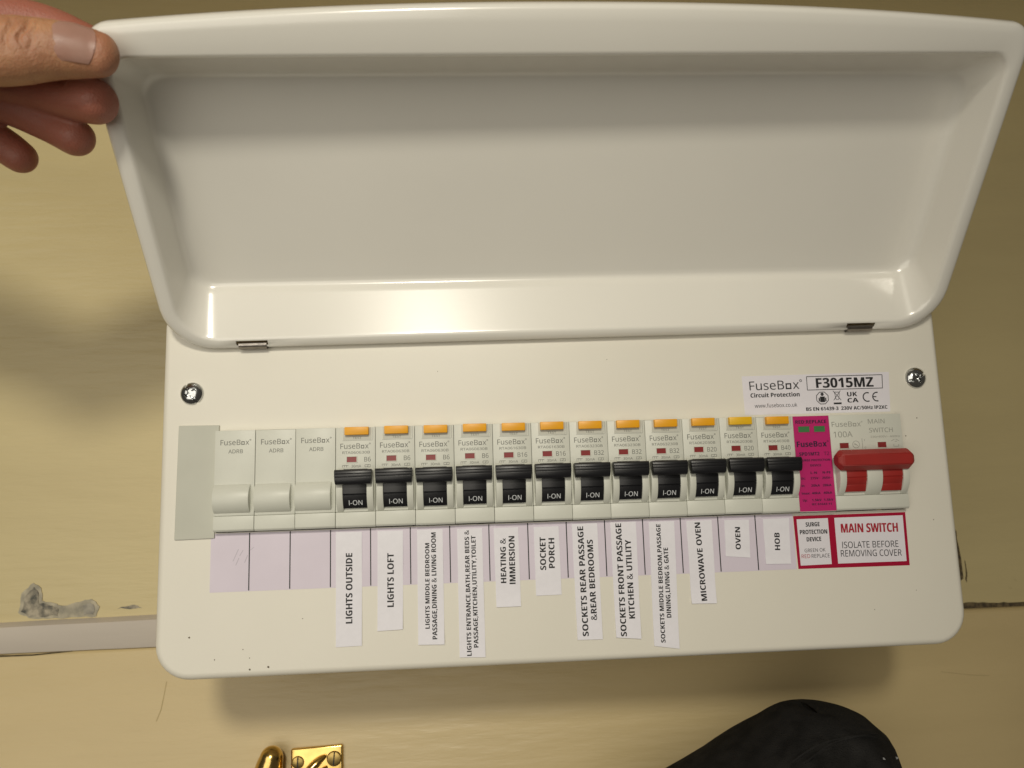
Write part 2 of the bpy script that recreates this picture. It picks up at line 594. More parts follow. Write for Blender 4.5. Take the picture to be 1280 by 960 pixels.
def screw(cx, cz, ang, R=5.1, H=2.7):
    bm = bmesh.new()
    nr, na = 26, 64
    grid = []
    for i in range(nr + 1):
        r = R * i / nr
        row = []
        for j in range(na):
            a = 2 * math.pi * j / na
            x, z = r * math.cos(a), r * math.sin(a)
            t = r / R
            h = H * (1 - t ** 3.2 * 0.72) if t < 0.97 else H * 0.12
            xa = x * math.cos(ang) + z * math.sin(ang)
            za = -x * math.sin(ang) + z * math.cos(ang)
            dep = 0
            if abs(za) < 0.55:
                dep = 1.1 * min(1, (0.55 - abs(za)) / 0.15)
            if (abs(xa) < 0.75 and abs(za) < 2.6) or (abs(za) < 0.75 and abs(xa) < 2.6):
                dep = max(dep, 1.5 * min(1, (2.6 - max(abs(xa), abs(za))) / 0.5))
            row.append(bm.verts.new((cx + x, -h + dep, cz + z)) if i else None)
        grid.append(row)
    c = bm.verts.new((cx, -H + 1.5, cz))
    for j in range(na):
        bm.faces.new((c, grid[1][j], grid[1][(j + 1) % na]))
    for i in range(1, nr):
        for j in range(na):
            bm.faces.new((grid[i][j], grid[i + 1][j], grid[i + 1][(j + 1) % na], grid[i][(j + 1) % na]))
    low = [bm.verts.new((v.co.x, 0.05, v.co.z)) for v in grid[nr]]
    for j in range(na):
        bm.faces.new((grid[nr][j], low[j], low[(j + 1) % na], grid[nr][(j + 1) % na]))
    return obj('screw', bm, M['steel'], UNIT, smooth=35)


screw(-171.2, 88.0, math.radians(-57))
screw(171.2, 88.0, math.radians(24))

# ------------------------------------------------------------------ the lid
LH_Y, LH_Z, LTH, LLEN, LW, LXC, LD, LTW, LTZ = -2.71, 108.73, 0.681, 133.6, 364.9, 1.19, 20.0, -0.040, 2.16


def lid_pt(u, v, w):
    th = LTH + LTW * (u - LXC) / 180
    return Vector((u, LH_Y - v * math.sin(th) + w * math.cos(th), LH_Z + LTZ * u / 180 + v * math.cos(th) + w * math.sin(th)))


SLOTS = [(-150.6, -136.4), (136.4, 150.6)]


def lid_loop(s, b, t, rb, rt, w, bow=0.0):
    """rounded outline inset by s (sides), b (hinge side), t (free side)"""
    h = LW / 2
    x0, x1, v0, v1 = LXC - h + s, LXC + h - s, b, LLEN - t
    us = sorted([-150.6, -136.4, 136.4, 150.6] + [-120 + 20 * k for k in range(13)])
    pts = []
    for k in range(9):                                    # bottom left corner, from the side to the hinge edge
        a = math.radians(180 + 90 * k / 8)
        pts.append((x0 + rb + rb * math.cos(a), v0 + rb + rb * math.sin(a)))
    lim0, lim1 = x0 + rb, x1 - rb
    for u in us:
        pts.append((min(max(u, lim0 + 0.05), lim1 - 0.05), v0))
    for k in range(9):
        a = math.radians(270 + 90 * k / 8)
        pts.append((x1 - rb + rb * math.cos(a), v0 + rb + rb * math.sin(a)))
    for k in range(1, 8):
        pts.append((x1, v0 + rb + (v1 - rt - v0 - rb) * k / 8))
    for k in range(9):
        a = math.radians(90 * k / 8)
        pts.append((x1 - rt + rt * math.cos(a), v1 - rt + rt * math.sin(a)))
    for k in range(1, 28):
        pts.append((x1 - rt - (x1 - x0 - 2 * rt) * k / 28, v1))
    for k in range(9):
        a = math.radians(90 + 90 * k / 8)
        pts.append((x0 + rt + rt * math.cos(a), v1 - rt + rt * math.sin(a)))
    for k in range(1, 8):
        pts.append((x0, v1 - rt - (v1 - rt - v0 - rb) * k / 8))
    out = []
    vm = (v0 + v1) / 2
    for u, v in pts:
        q = max(0, 1 - abs((u - LXC) / h) ** 2.2)
        f = max(0, (v - vm) / (v1 - vm)) ** 3
        out.append(lid_pt(u, v + bow * q * f, w))
    return out


spec = [(0, 0, 0, 21, 10, 7, 7), (0, 0, 0, 21, 10, 4.2, 7), (0.5, .4, .4, 20.6, 9.7, 2.2, 7), (1.5, 1.0, 1.0, 20, 9, 0.9, 7), (3.0, 2.0, 2.2, 19, 8, 0.15, 6.8),
        (5.0, 3.6, 4.5, 17.5, 7.5, 0.0, 5), (6.6, 5.0, 9.6, 16.5, 8, 0.0, .5), (7.4, 5.8, 10.6, 16.2, 8, 0.3, 0), (8.0, 6.4, 11.0, 15.6, 8, 0.9, 0), (8.5, 7.2, 11.4, 15, 8, 1.9, 0),
        (10.6, 20.6, 17.6, 11, 10, LD - 4.4, 0), (11.4, 22.2, 18.7, 10, 10, LD - 2.6, 0), (12.6, 23.0, 19.6, 9, 10, LD - 1.3, 0), (14.4, 23.9, 20.8, 8, 9, LD - 0.5, 0), (16.6, 25.0, 22.2, 7, 9, LD - 0.1, 0), (19.5, 27.0, 24, 6, 8, LD, 0),
        ]
bm = bmesh.new()
LL = [[bm.verts.new(p) for p in lid_loop(*s)] for s in spec]
n = len(LL[0])
for li, (a, b) in enumerate(zip(LL, LL[1:])):
    for i in range(n):
        if li in (4, 5):
            mid = spec[li]
            # spring clip slots in the hinge rim
            ua, ub = a[i].co.x, a[(i + 1) % n].co.x
            um = (ua + ub) / 2
            if 9 <= i < 9 + 18 and any(s0 < um < s1 for s0, s1 in SLOTS):
                continue
        bm.faces.new((a[i], a[(i + 1) % n], b[(i + 1) % n], b[i]))
ctr = lid_pt(LXC, 66, LD)
last = LL[-1]
for fr in (0.7, 0.4, 0.12):
    nx_ = [bm.verts.new(lid_pt(LXC + (p.co.x - LXC) * fr, 0, 0)) for p in LL[-1]]
    for v, p in zip(nx_, lid_loop(*spec[-1])):
        u = LXC + (p.x - LXC) * fr
        th = LTH + LTW * (p.x - LXC) / 180
        vv = (p.z - LH_Z - LTZ * p.x / 180 - LD * math.sin(th)) / math.cos(th)
        v.co = lid_pt(u, 66 + (vv - 66) * fr, LD)
    for i in range(n):
        bm.faces.new((last[i], last[(i + 1) % n], nx_[(i + 1) % n], nx_[i]))
    last = nx_
cv = bm.verts.new(ctr)
for i in range(n):
    bm.faces.new((last[i], last[(i + 1) % n], cv))
for v in bm.verts:
    v.co *= MM
bmesh.ops.recalc_face_normals(bm, faces=bm.faces)
# normals should look at the viewer
fc = max(bm.faces, key=lambda f: f.calc_area())
if fc.normal.y > 0:
    bmesh.ops.reverse_faces(bm, faces=bm.faces)
me = bpy.data.meshes.new('lid')
bm.to_mesh(me)
bm.free()
LID = to_obj('lid', me, M['lid'], UNIT, 50)
md = LID.modifiers.new('thick', 'SOLIDIFY')
md.thickness = 1.0 * MM
md.offset = -1
LID['label'] = 'glossy white lid held open above the panel'

for s0, s1 in SLOTS:
    bm = bmesh.new()
    prof = []
    for k in range(9):
        a = math.radians(-20 + 220 * k / 8)
        prof.append((1.75 + 2.0 * math.cos(a), 1.75 - 2.0 * math.sin(a)))
    prof = [(4.0, 4.4)] + prof + [(-0.45, 3.6)]
    sec = [[bm.verts.new(lid_pt(u, v, w)) for v, w in prof] for u in (s0 + 0.9, s1 - 0.9)]
    for k in range(len(prof) - 1):
        bm.faces.new((sec[0][k], sec[1][k], sec[1][k + 1], sec[0][k + 1]))
    bmesh.ops.solidify(bm, geom=bm.faces[:], thickness=0.35)
    obj('hinge_clip', bm, M['clip'], UNIT, smooth=50)
# ------------------------------------------------------------------ printed strip under the devices
bm = bmesh.new()
plate(bm, [(-161.3, -0.35), (104.4, -0.3), (104.4, 25.0), (-161.3, 25.0)], -0.10, 0.09)
CSTRIP = obj('label_strip', bm, M['lilac'])
tag(CSTRIP, 'long lilac strip with black divider lines under the row of switches', 'label strip')
bm = bmesh.new()
plate(bm, rect(-0.24, 0.24, 0.0, 25.0), -0.16, 0.05)
for v in bm.verts:
    v.co *= MM
dl = bm_mesh(bm)
for k in range(1, 15):
    o = to_obj('divider_line', dl, M['ink_black'], CSTRIP)
    o.location = Vector(((-162.23 + 17.75 * k) * MM, 0, 0))
# a rubbed pencil mark on the first field
bm = bmesh.new()
for a, b in (((-151.5, 12.8), (-149.2, 18.0)), ((-150.3, 11.0), (-148.9, 14.2)), ((-146.5, 12), (-145.2, 15.2)), ((-144, 17.4), (-142.6, 18.6)), ((-148.7, 15), (-147.2, 17.5))):
    line(bm, a, b, 0.28, -0.15)
obj('pencil_smudge', bm, M['pencil'], CSTRIP)

LABELS = [
    ([(-106.47, -25.7), (-95.16, -25.52), (-95.04, 23.76), (-106.58, 23.99)], [('LIGHTS OUTSIDE', (-100.73, -15.91), (-100.73, 14.55), 2.86)]),
    ([(-88.32, -19.6), (-77.16, -19.31), (-76.73, 23.66), (-88.09, 23.79)], [('LIGHTS LOFT', (-82.54, -9.63), (-82.36, 13.88), 2.86)]),
    ([(-70.46, -26.19), (-58.9, -26.53), (-58.92, 23.66), (-70.45, 23.62)], [('LIGHTS MIDDLE BEDROOM', (-66.31, -19.61), (-65.95, 17.69), 1.91), ('PASSAGE,DINING & LIVING ROOM', (-63.11, -24.2), (-63.09, 22.3), 2.10)]),
    ([(-52.37, -32.45), (-40.85, -32.8), (-41.07, 23.49), (-52.41, 23.44)], [('LIGHTS ENTRANCE,BATH,REAR BEDS &', (-48.02, -31.97), (-48.07, 22.84), 2.00), ('PASSAGE,KITCHEN,UTILITY,TOILET', (-44.92, -28.6), (-45.14, 20.24), 2.00)]),
    ([(-35.46, -11.57), (-24.38, -11.59), (-24.64, 23.38), (-35.79, 23.31)], [('HEATING &', (-31.93, -1.22), (-31.72, 18.7), 2.48), ('IMMERSION', (-27.87, -1.81), (-27.78, 19.46), 2.67)]),
    ([(-17.45, -7.32), (-5.8, -7.26), (-6.08, 23.19), (-17.49, 23.13)], [('SOCKET', (-13.78, 3.82), (-13.61, 18.51), 2.67), ('PORCH', (-9.82, 4.55), (-9.59, 17.92), 2.67)]),
    ([(0.56, -27.25), (12.01, -27.49), (11.83, 23.93), (0.05, 23.88)], [('SOCKETS REAR PASSAGE', (4.35, -25.85), (3.89, 22.67), 2.67), ('&REAR BEDROOMS', (8.48, -19.07), (8.06, 16.58), 2.67)]),
    ([(18.15, -26.98), (29.54, -28.0), (29.84, 23.96), (17.89, 24.0)], [('SOCKETS FRONT PASSAGE', (21.64, -26.61), (21.59, 23.42), 2.67), ('KITCHEN & UTILITY', (25.88, -19.1), (25.68, 15.95), 2.67)]),
    ([(35.32, -31.39), (46.81, -33.12), (47.87, 23.62), (35.92, 23.57)], [('SOCKETS MIDDLE BEDROM,PASSAGE', (39.53, -30.18), (40.27, 22.51), 2.00), ('DINING,LIVING & GATE', (42.93, -19.46), (43.11, 11.72), 2.10)]),
    ([(53.7, -13.64), (65.35, -13.94), (65.56, 23.48), (53.53, 23.43)], [('MICROWAVE OVEN', (59.64, -12.64), (58.68, 22.61), 2.58)]),
    ([(71.14, 6.81), (82.63, 5.76), (83.27, 23.06), (71.54, 23.28)], [('OVEN', (77.22, 9.67), (77.59, 19.87), 2.39)]),
    ([(89.8, 2.59), (101.7, 2.33), (102.48, 23.15), (89.98, 23.11)], [('HOB', (95.82, 8.72), (96.18, 16.66), 2.48)]),
]
SHORT = ['LIGHTS OUTSIDE', 'LIGHTS LOFT', 'LIGHTS MIDDLE BEDROOM', 'LIGHTS ENTRANCE', 'HEATING & IMMERSION', 'SOCKET PORCH', 'SOCKETS REAR PASSAGE',
         'SOCKETS FRONT PASSAGE', 'SOCKETS MIDDLE BEDROM', 'MICROWAVE OVEN', 'OVEN alone', 'HOB']
for i, (c, tx) in enumerate(LABELS):
    zt, zb = c[2][1], min(c[0][1], c[1][1])
    curl = 0.5 + 0.8 * ((i * 7) % 5) / 5

    def sheet(x, z, c=c, zb=zb, zt=zt, curl=curl, i=i):
        t = (z - zb) / (zt - zb)
        return -0.30 - curl * max(0, 0.25 - t) ** 2 * 16 * 0.5 - 0.10 * math.sin(t * 9 + i)
    bm = bmesh.new()
    nz = 16
    f, bk = [], []
    for k in range(nz + 1):
        t = k / nz
        row, rb = [], []
        for j in range(3):
            s = j / 2
            lo = Vector(c[0]).lerp(Vector(c[1]), s)
            hi = Vector(c[3]).lerp(Vector(c[2]), s)
            p = lo.lerp(hi, t)
            p.x += 0.06 * noise.noise(Vector((t * 5, s * 9, i)))
            y = sheet(p.x, p.y)
            row.append(bm.verts.new((p.x, y, p.y)))
            rb.append(bm.verts.new((p.x, y + 0.11, p.y)))
        f.append(row)
        bk.append(rb)
    for k in range(nz):
        for j in range(2):
            bm.faces.new((f[k][j], f[k][j + 1], f[k + 1][j + 1], f[k + 1][j]))
            bm.faces.new((bk[k][j], bk[k + 1][j], bk[k + 1][j + 1], bk[k][j + 1]))
        bm.faces.new((f[k][0], f[k + 1][0], bk[k + 1][0], bk[k][0]))
        bm.faces.new((f[k][2], bk[k][2], bk[k + 1][2], f[k + 1][2]))
    for j in range(2):
        bm.faces.new((f[0][j], bk[0][j], bk[0][j + 1], f[0][j + 1]))
        bm.faces.new((f[nz][j], f[nz][j + 1], bk[nz][j + 1], bk[nz][j]))
    o = obj('paper_label', bm, M['paper'], smooth=30)
    tag(o, 'white paper strip reading ' + SHORT[i] + ' stuck below the switch row', 'label', 'paper circuit labels')
    bm = bmesh.new()
    for body, A, B, cap in tx:
        heavy_text(bm, body, A, B, cap, 0, 0.055, surf=lambda x, z: sheet(x, z) - 0.05)
    obj('lettering', bm, M['ink_black'], o)

# ------------------------------------------------------------------ crimson warning label
bm = bmesh.new()
plate(bm, [(105.2, -0.25), (158.95, -0.55), (159.3, 24.0), (104.66, 23.95)], -0.12, 0.11)
WARN = obj('warning_label', bm, M['crimson'])
tag(WARN, 'crimson bordered label reading MAIN SWITCH ISOLATE BEFORE REMOVING COVER', 'label')
for c in ([(106.4, 1.24), (121.3, 1.41), (121.29, 22.5), (106.17, 22.4)], [(124.39, 1.48), (157.6, 1.42), (157.9, 22.6), (124.41, 22.5)]):
    bm = bmesh.new()
    plate(bm, c, -0.17, 0.04)
    obj('white_field', bm, M['sticker'], WARN)
bm = bmesh.new()
for body, A, B, cap, bold in [('SURGE', (110.31, 19.85), (117.08, 19.89), 1.96, .02), ('PROTECTION', (107.22, 16.46), (120.44, 16.37), 1.96, .02), ('DEVICE', (110.2, 13.05), (117.24, 13.08), 1.96, .02),
                              ('GREEN OK', (108.8, 7.98), (118.82, 8.07), 1.6, 0.0), ('REPLACE', (111.94, 5.4), (120.6, 5.36), 1.7, 0.0),
                              ('ISOLATE BEFORE', (127.11, 9.88), (154.35, 9.55), 2.94, .003), ('REMOVING COVER', (126.07, 6.07), (155.58, 5.45), 2.94, .003)]:
    (heavy_text if bold > 0.01 else put_text)(bm, body, A, B, cap, -0.22, 0.05 if bold > 0.01 else bold)
obj('lettering', bm, M['ink_black'], WARN)
bm = bmesh.new()
put_text(bm, 'RED', (107.14, 5.4), (111.27, 5.43), 1.7, -0.22, 0.0)
heavy_text(bm, 'MAIN SWITCH', (127.15, 17.61), (154.95, 17.12), 4.12, -0.22, 0.045)
obj('red_lettering', bm, M['ink_red'], WARN)

# ------------------------------------------------------------------ white product sticker
bm = bmesh.new()
plate(bm, [(85.2, 71.9), (157.0, 71.9), (158.2, 91.2), (84.9, 90.5)], -0.10, 0.09)
STK = obj('product_sticker', bm, M['sticker'])
tag(STK, 'white product sticker with boxed model number beside the right screw', 'sticker')
Y = -0.15
bm = bmesh.new()
brand(bm, 88.3, 112.8, 85.8, 4.25, Y, 0.0, 0.25)
heavy_text(bm, 'Circuit Protection', (88.5, 81.2), (112.7, 81.3), 2.0, Y, 0.045)
put_text(bm, 'www.fusebox.co.uk', (90.2, 76.15), (111.05, 76.3), 1.8, Y, 0.0)
heavy_text(bm, 'F3015MZ', (121.2, 86.5), (149.9, 86.5), 4.7, Y, 0.05)
heavy_text(bm, 'BS EN 61439-3  230V AC/50Hz IP2XC', (115.3, 74.0), (155.7, 74.15), 1.65, Y, 0.05)
bx = [(116.7, 83.2), (154.2, 83.4), (154.6, 89.9), (116.8, 89.7)]
for a, b in zip(bx, bx[1:] + bx[:1]):
    line(bm, a, b, 0.32, Y)
heavy_text(bm, 'UK', (136.2, 80.75), (141.2, 80.8), 2.1, Y, 0.05)
heavy_text(bm, 'CA', (136.1, 77.75), (141.6, 77.85), 2.1, Y, 0.05)
ring(bm, 146.2, 79.2, 2.1, 0.55, Y, 18, math.radians(65), math.radians(295))
ring(bm, 151.0, 79.25, 2.1, 0.55, Y, 18, math.radians(75), math.radians(285))
line(bm, (149.1, 79.25), (150.7, 79.25), 0.5, Y)
# octagon with a house mark
ring(bm, 123.8, 79.2, 3.1, 0.35, Y, 8, math.radians(22.5), math.radians(382.5))
ring(bm, 123.8, 81.0, 0.45, 0.7, Y - 0.005, 10)
for q in (rect(122.6, 125.0, 77.2, 79.9), rect(121.9, 122.45, 77.6, 79.3), rect(125.15, 125.7, 77.6, 79.3)):
    bm.faces.new([bm.verts.new((x, Y, z)) for x, z in q])
# crossed-out bin
for a, b in (((129.3, 78.0), (133.0, 82.6)), ((133.0, 78.0), (129.3, 82.6)), ((129.9, 81.9), (132.5, 81.9)), ((130.0, 81.8), (130.5, 78.4)), ((132.4, 81.8), (131.9, 78.4)), ((130.5, 78.4), (131.9, 78.4))):
    line(bm, a, b, 0.26, Y)
line(bm, (129.2, 76.45), (133.1, 76.45), 0.85, Y)
obj('lettering', bm, M['ink_black'], STK)

# ------------------------------------------------------------------ devices in the row
PITCH = 17.68
X0 = -159.1
YF = -4.4
ZB, ZT = 25.9, 70.45


def arc_prof(z0, z1, bulge, n=10, yb=2.0, base=YF):
    """outline bulging towards the viewer between z0 (bottom) and z1 (top)"""
    h = (z1 - z0) / 2
    R = (h * h + bulge * bulge) / (2 * bulge)
    pts = [(yb, z1)]
    for k in range(n + 1):
        z = z1 - (z1 - z0) * k / n
        y = base - (math.sqrt(max(0, R * R - (z - (z0 + z1) / 2) ** 2)) - (R - bulge))
        pts.append((y, z))
    pts.append((yb, z0))
    return pts


def body_bm(w):
    bm = bmesh.new()
    prism(bm, [(32, 32.85), (YF, 32.85), (YF, ZT), (32, ZT)], 0.07, w - 0.07, 0.22)
    prism(bm, [(32, ZB), (YF + 0.5, ZB), (YF - 0.3, ZB + 0.9), (YF - 0.3, 32.75), (32, 32.75)], 0.07, w - 0.07, 0.25)
    return bm


def mesh_of(bm):
    for v in bm.verts:
        v.co *= MM
    return bm_mesh(bm)


def device(name, k, label, cat, group=None):
    rd = random.Random(100 + k)
    return empty(name, (X0 + PITCH * k, rd.uniform(-0.16, 0.16), ZB + rd.uniform(-0.14, 0.14)), label, cat, group)


def part(name, me, m, parent, smooth=40, local=True):
    """a part whose mesh is in device coordinates (x from the device's left edge)"""
    if not me.materials:
        me.materials.append(m)
        if smooth is not None:
            me.shade_smooth()
            me.set_sharp_from_angle(angle=math.radians(smooth))
    o = bpy.data.objects.new(name, me)
    COL.objects.link(o)
    o.parent = parent
    if parent.type == 'EMPTY':
        o.location = (0, 0, -ZB * MM)
    return o


def flat_text(items):
    bm = bmesh.new()
    for it in items:
        if it[0] == 'brand':
            brand(bm, *it[1:])
        elif it[0] == 'line':
            line(bm, *it[1:])
        elif it[0] == 'ring':
            ring(bm, *it[1:])
        else:
            body, x0, x1, zm, cap, y, bold = it
            (heavy_text if bold > 0.005 else put_text)(bm, body, (x0, zm), (x1, zm), cap, y, 0.045 if bold > 0.005 else 0.0)
    return mesh_of(bm)


YT = YF - 0.06

# ---- blank modules
bb = body_bm(PITCH)
blank_body = mesh_of(bb)
bb = bmesh.new()
prism(bb, arc_prof(33.9, 46.6, 3.3, 14), 0.25, PITCH - 1.75, 0.3)
blank_cap = mesh_of(bb)
blank_txt = flat_text([('brand', 2.5, 15.0, 65.1, 2.35, YT, 0.0), ('ADRB', 6.0, 12.3, 61.1, 1.7, YT, 0.0)])
for k, lb in enumerate(['blank grey filler module next to the plain grey plate', 'middle one of the three blank grey filler modules', 'blank grey filler module next to the first black switch']):
    d = device('blank_module', k, lb, 'blank module', 'blank filler modules')
    part('body', blank_body, M['plastic'], d)
    part('curved_cover', blank_cap, M['plastic'], d, 35)
    part('lettering', blank_txt, M['ink_grey'], d, None)

# ---- circuit breakers
bb = body_bm(PITCH)
rc_body = mesh_of(bb)
cheeks = []
for a, b in ((0.85, 3.75), (14.25, 17.1)):
    bb = bmesh.new()
    prism(bb, arc_prof(32.95, 52.5, 4.4, 14), a, b, 0.2)
    cheeks.append(mesh_of(bb))
bb = bmesh.new()
prism(bb, [(2, 52.5), (YF - 3.2, 51.5), (YF - 4.0, 46.5), (YF - 3.9, 40.9), (YF - 3.5, 40.55), (YF - 3.4, 40.45), (YF - 3.75, 40.2), (YF - 1.4, 34.5), (2, 34.2)], 3.8, 14.2, 0.08)
rc_lever = mesh_of(bb)
bb = bmesh.new()
prism(bb, [(YF - 3, 51.2), (YF - 7.2, 51.5), (YF - 8.0, 50.9), (YF - 8.25, 49.9), (YF - 8.05, 49.7), (YF - 8.3, 49.45), (YF - 8.35, 48.5), (YF - 8.15, 48.3), (YF - 8.35, 48.05), (YF - 8.25, 46.3), (YF - 7.6, 45.2), (YF - 6.4, 44.9), (YF - 3, 45.4)], 0.72, PITCH - 0.8, 0.12)
for v in bb.verts:                                        # a little narrower towards the foot
    t = max(0, min(1, (51.2 - v.co.z) / 6))
    v.co.x += (0.35 if v.co.x < 8 else -0.35) * t * t
rc_bar = mesh_of(bb)
bb = bmesh.new()
box(bb, 4.2, 14.9, YF - 2.3, YF + 1, 66.95, 70.55, 0.3)
rc_test = mesh_of(bb)
bb = bmesh.new()
box(bb, 3.35, 15.9, YF - 0.09, YF + 1, 64.85, 70.3, 0.03, 1)
rc_sur = mesh_of(bb)


def window_bm(x0, x1, z0, z1, fr=0.32):
    """proud lip round a sunk flag"""
    bb = bmesh.new()
    for a, b, c, d in ((x0 - fr, x1 + fr, z1, z1 + fr), (x0 - fr, x1 + fr, z0 - fr, z0), (x0 - fr, x0, z0, z1), (x1, x1 + fr, z0, z1)):
        box(bb, a, b, YF - 0.28, YF + 0.5, c, d, 0.05, 1)
    fl = bmesh.new()
    box(fl, x0, x1, YF - 0.05, YF + 0.5, z0, z1)
    return mesh_of(bb), mesh_of(fl)


rc_frame, rc_flag = window_bm(5.0, 9.3, 54.85, 57.25)
# slit on the right of the test button
bb = bmesh.new()
line(bb, (3.1, 64.55), (16.4, 64.55), 0.10, YT)
line(bb, (16.6, 64.6), (16.6, 70.2), 0.10, YT)
rc_slit = mesh_of(bb)

_on = bmesh.new()
nx = Vector((YF - 3.75, 40.2)) - Vector((YF - 1.4, 34.5))


def on_surf(x, z):
    t = (40.2 - z) / (40.2 - 34.5)
    return (YF - 3.75) + t * 2.35 - 0.09


put_text(_on, 'I-ON', (6.3, 36.9), (12.2, 36.9), 2.1, 0, 0.0, surf=on_surf)
rc_on = mesh_of(_on)


def rc_print(code, rating):
    wr = text_w(rating, 2.05) * 0.93
    it = [('TEST', 7.6, 11.6, 65.75, 0.95, YF - 0.16, 0.0), ('brand', 2.1, 14.7, 62.05, 2.35, YT, 0.0), (code, 3.0, 15.2, 59.15, 1.15, YT, 0.004),
          (rating, 15.6 - wr, 15.6, 56.0, 2.05, YT, 0.0), ('30mA', 7.0, 11.3, 53.05, 1.15, YT, 0.004)]
    # little symbols left and right of the tripping current
    for x in (3.0, 3.9, 4.8):
        it.append(('line', (x, 52.6), (x, 53.5), 0.16, YT))
        it.append(('line', (x, 53.5), (x + 0.9, 53.5), 0.16, YT))
    it += [('line', (13.0, 52.6), (15.4, 52.6), 0.16, YT), ('line', (13.0, 53.6), (15.4, 53.6), 0.16, YT), ('line', (13.0, 52.6), (13.0, 53.6), 0.16, YT),
           ('line', (15.4, 52.6), (15.4, 53.6), 0.16, YT), ('line', (14.0, 52.6), (14.6, 53.6), 0.16, YT)]
    return flat_text(it)


KINDS = {'B6': 'RTA060630B', 'B16': 'RTA061630B', 'B32': 'RTA063230B', 'B20': 'RTA062030B', 'B40': 'RTA064030B'}
PRINTS = {r: rc_print(c, r) for r, c in KINDS.items()}
RATE = ['B6', 'B6', 'B6', 'B6', 'B16', 'B16', 'B32', 'B32', 'B32', 'B20', 'B20', 'B40']
ABOVE = ['LIGHTS OUTSIDE strip', 'LIGHTS LOFT strip', 'LIGHTS MIDDLE BEDROOM strip', 'LIGHTS ENTRANCE strip', 'HEATING & IMMERSION strip', 'SOCKET PORCH strip',
         'SOCKETS REAR PASSAGE strip', 'SOCKETS FRONT PASSAGE strip', 'SOCKETS MIDDLE BEDROM strip', 'MICROWAVE OVEN strip', 'short OVEN strip', 'HOB strip']
yb = M['yellow']
for i in range(12):
    d = device('circuit_breaker', 3 + i, 'black lever circuit breaker switched on above the ' + ABOVE[i], 'circuit breaker', 'circuit breakers in the row')
    part('body', rc_body, M['plastic'], d)
    part('cheek', cheeks[0], M['plastic'], d, 35)
    part('cheek', cheeks[1], M['plastic'], d, 35)
    tb = part('test_button', rc_test, M['orange'], d)
    if i == 10:
        tb.data = rc_test.copy()
        tb.data.materials[0] = yb
    part('button_surround', rc_sur, M['surround'], d)
    part('panel_slit', rc_slit, M['ink_grey'], d, None)
    fr = part('indicator_window', rc_frame, M['plastic'], d)
    part('flag', rc_flag, M['window_red'], fr)
    lv = part('lever', rc_lever, M['black'], d, 30)
    part('lever_bar', rc_bar, M['black'], lv, 30)
    part('lettering', rc_on, M['ink_white'], lv, None)
    part('lettering', PRINTS[RATE[i]], M['ink_grey'] if i != 11 else M['ink_grey'], d, None)

# ---- surge protector
d = device('surge_protector', 15, 'magenta surge protection module with two green windows', 'surge protector')
bb = bmesh.new()
prism(bb, [(32, ZB), (YF, ZB), (YF, ZT + 0.1), (32, ZT + 0.1)], 0.05, PITCH - 0.05, 0.2)
part('body', mesh_of(bb), M['plastic'], d)
bb = bmesh.new()
plate(bb, rect(0.15, PITCH - 0.12, ZB + 0.3, ZT), YF - 0.10, 0.09)
part('front_label', mesh_of(bb), M['magenta'], d)
for a, b in ((2.4, 7.8), (10.0, 15.3)):
    fr, fl = window_bm(a, b, 62.9, 65.6, 0.3)
    w = part('indicator_window', fr, M['magenta'], d)
    o = part('flag', fl, M['window_green'], w)
    o.location.y = -0.0001
YS = YF - 0.14
part('lettering', flat_text([('RED:REPLACE', 1.3, 16.3, 67.75, 1.6, YS, 0.01), ('brand', 1.1, 15.6, 57.3, 2.6, YS, 0.012), ('SPD1MT2', 1.9, 11.7, 52.7, 1.6, YS, 0.02), ('T2', 13.8, 16.4, 52.7, 1.6, YS, 0.0),
                             ('SURGE PROTECTION', 2.3, 16.6, 49.75, 1.0, YS, 0.008), ('DEVICE', 6.8, 12.0, 47.3, 1.0, YS, 0.008),
                             ('L-N', 6.6, 9.7, 43.9, 1.05, YS, 0.008), ('N-PE', 12.4, 16.3, 43.9, 1.05, YS, 0.008),
                             ('Uc:', 1.8, 4.0, 41.4, 1.05, YS, 0.008), ('275V~', 6.4, 11.0, 41.4, 1.05, YS, 0.008), ('255V~', 12.0, 16.6, 41.4, 1.05, YS, 0.008),
                             ('In:', 1.8, 3.5, 38.0, 1.05, YS, 0.008), ('20kA', 6.4, 10.6, 38.0, 1.05, YS, 0.008), ('20kA', 12.0, 16.2, 38.0, 1.05, YS, 0.008),
                             ('Imax:', 1.6, 5.6, 34.5, 1.05, YS, 0.008), ('40kA', 6.4, 10.6, 34.5, 1.05, YS, 0.008), ('40kA', 12.0, 16.2, 34.5, 1.05, YS, 0.008),
                             ('Up:', 1.8, 4.0, 31.3, 1.05, YS, 0.008), ('1.5kV', 6.2, 10.8, 31.3, 1.05, YS, 0.008), ('1.5kV', 11.9, 16.5, 31.3, 1.05, YS, 0.008),
                             ('IEC 61643-11', 6.0, 15.5, 29.4, 0.9, YS, 0.008)]), M['ink_blue'], d, None)

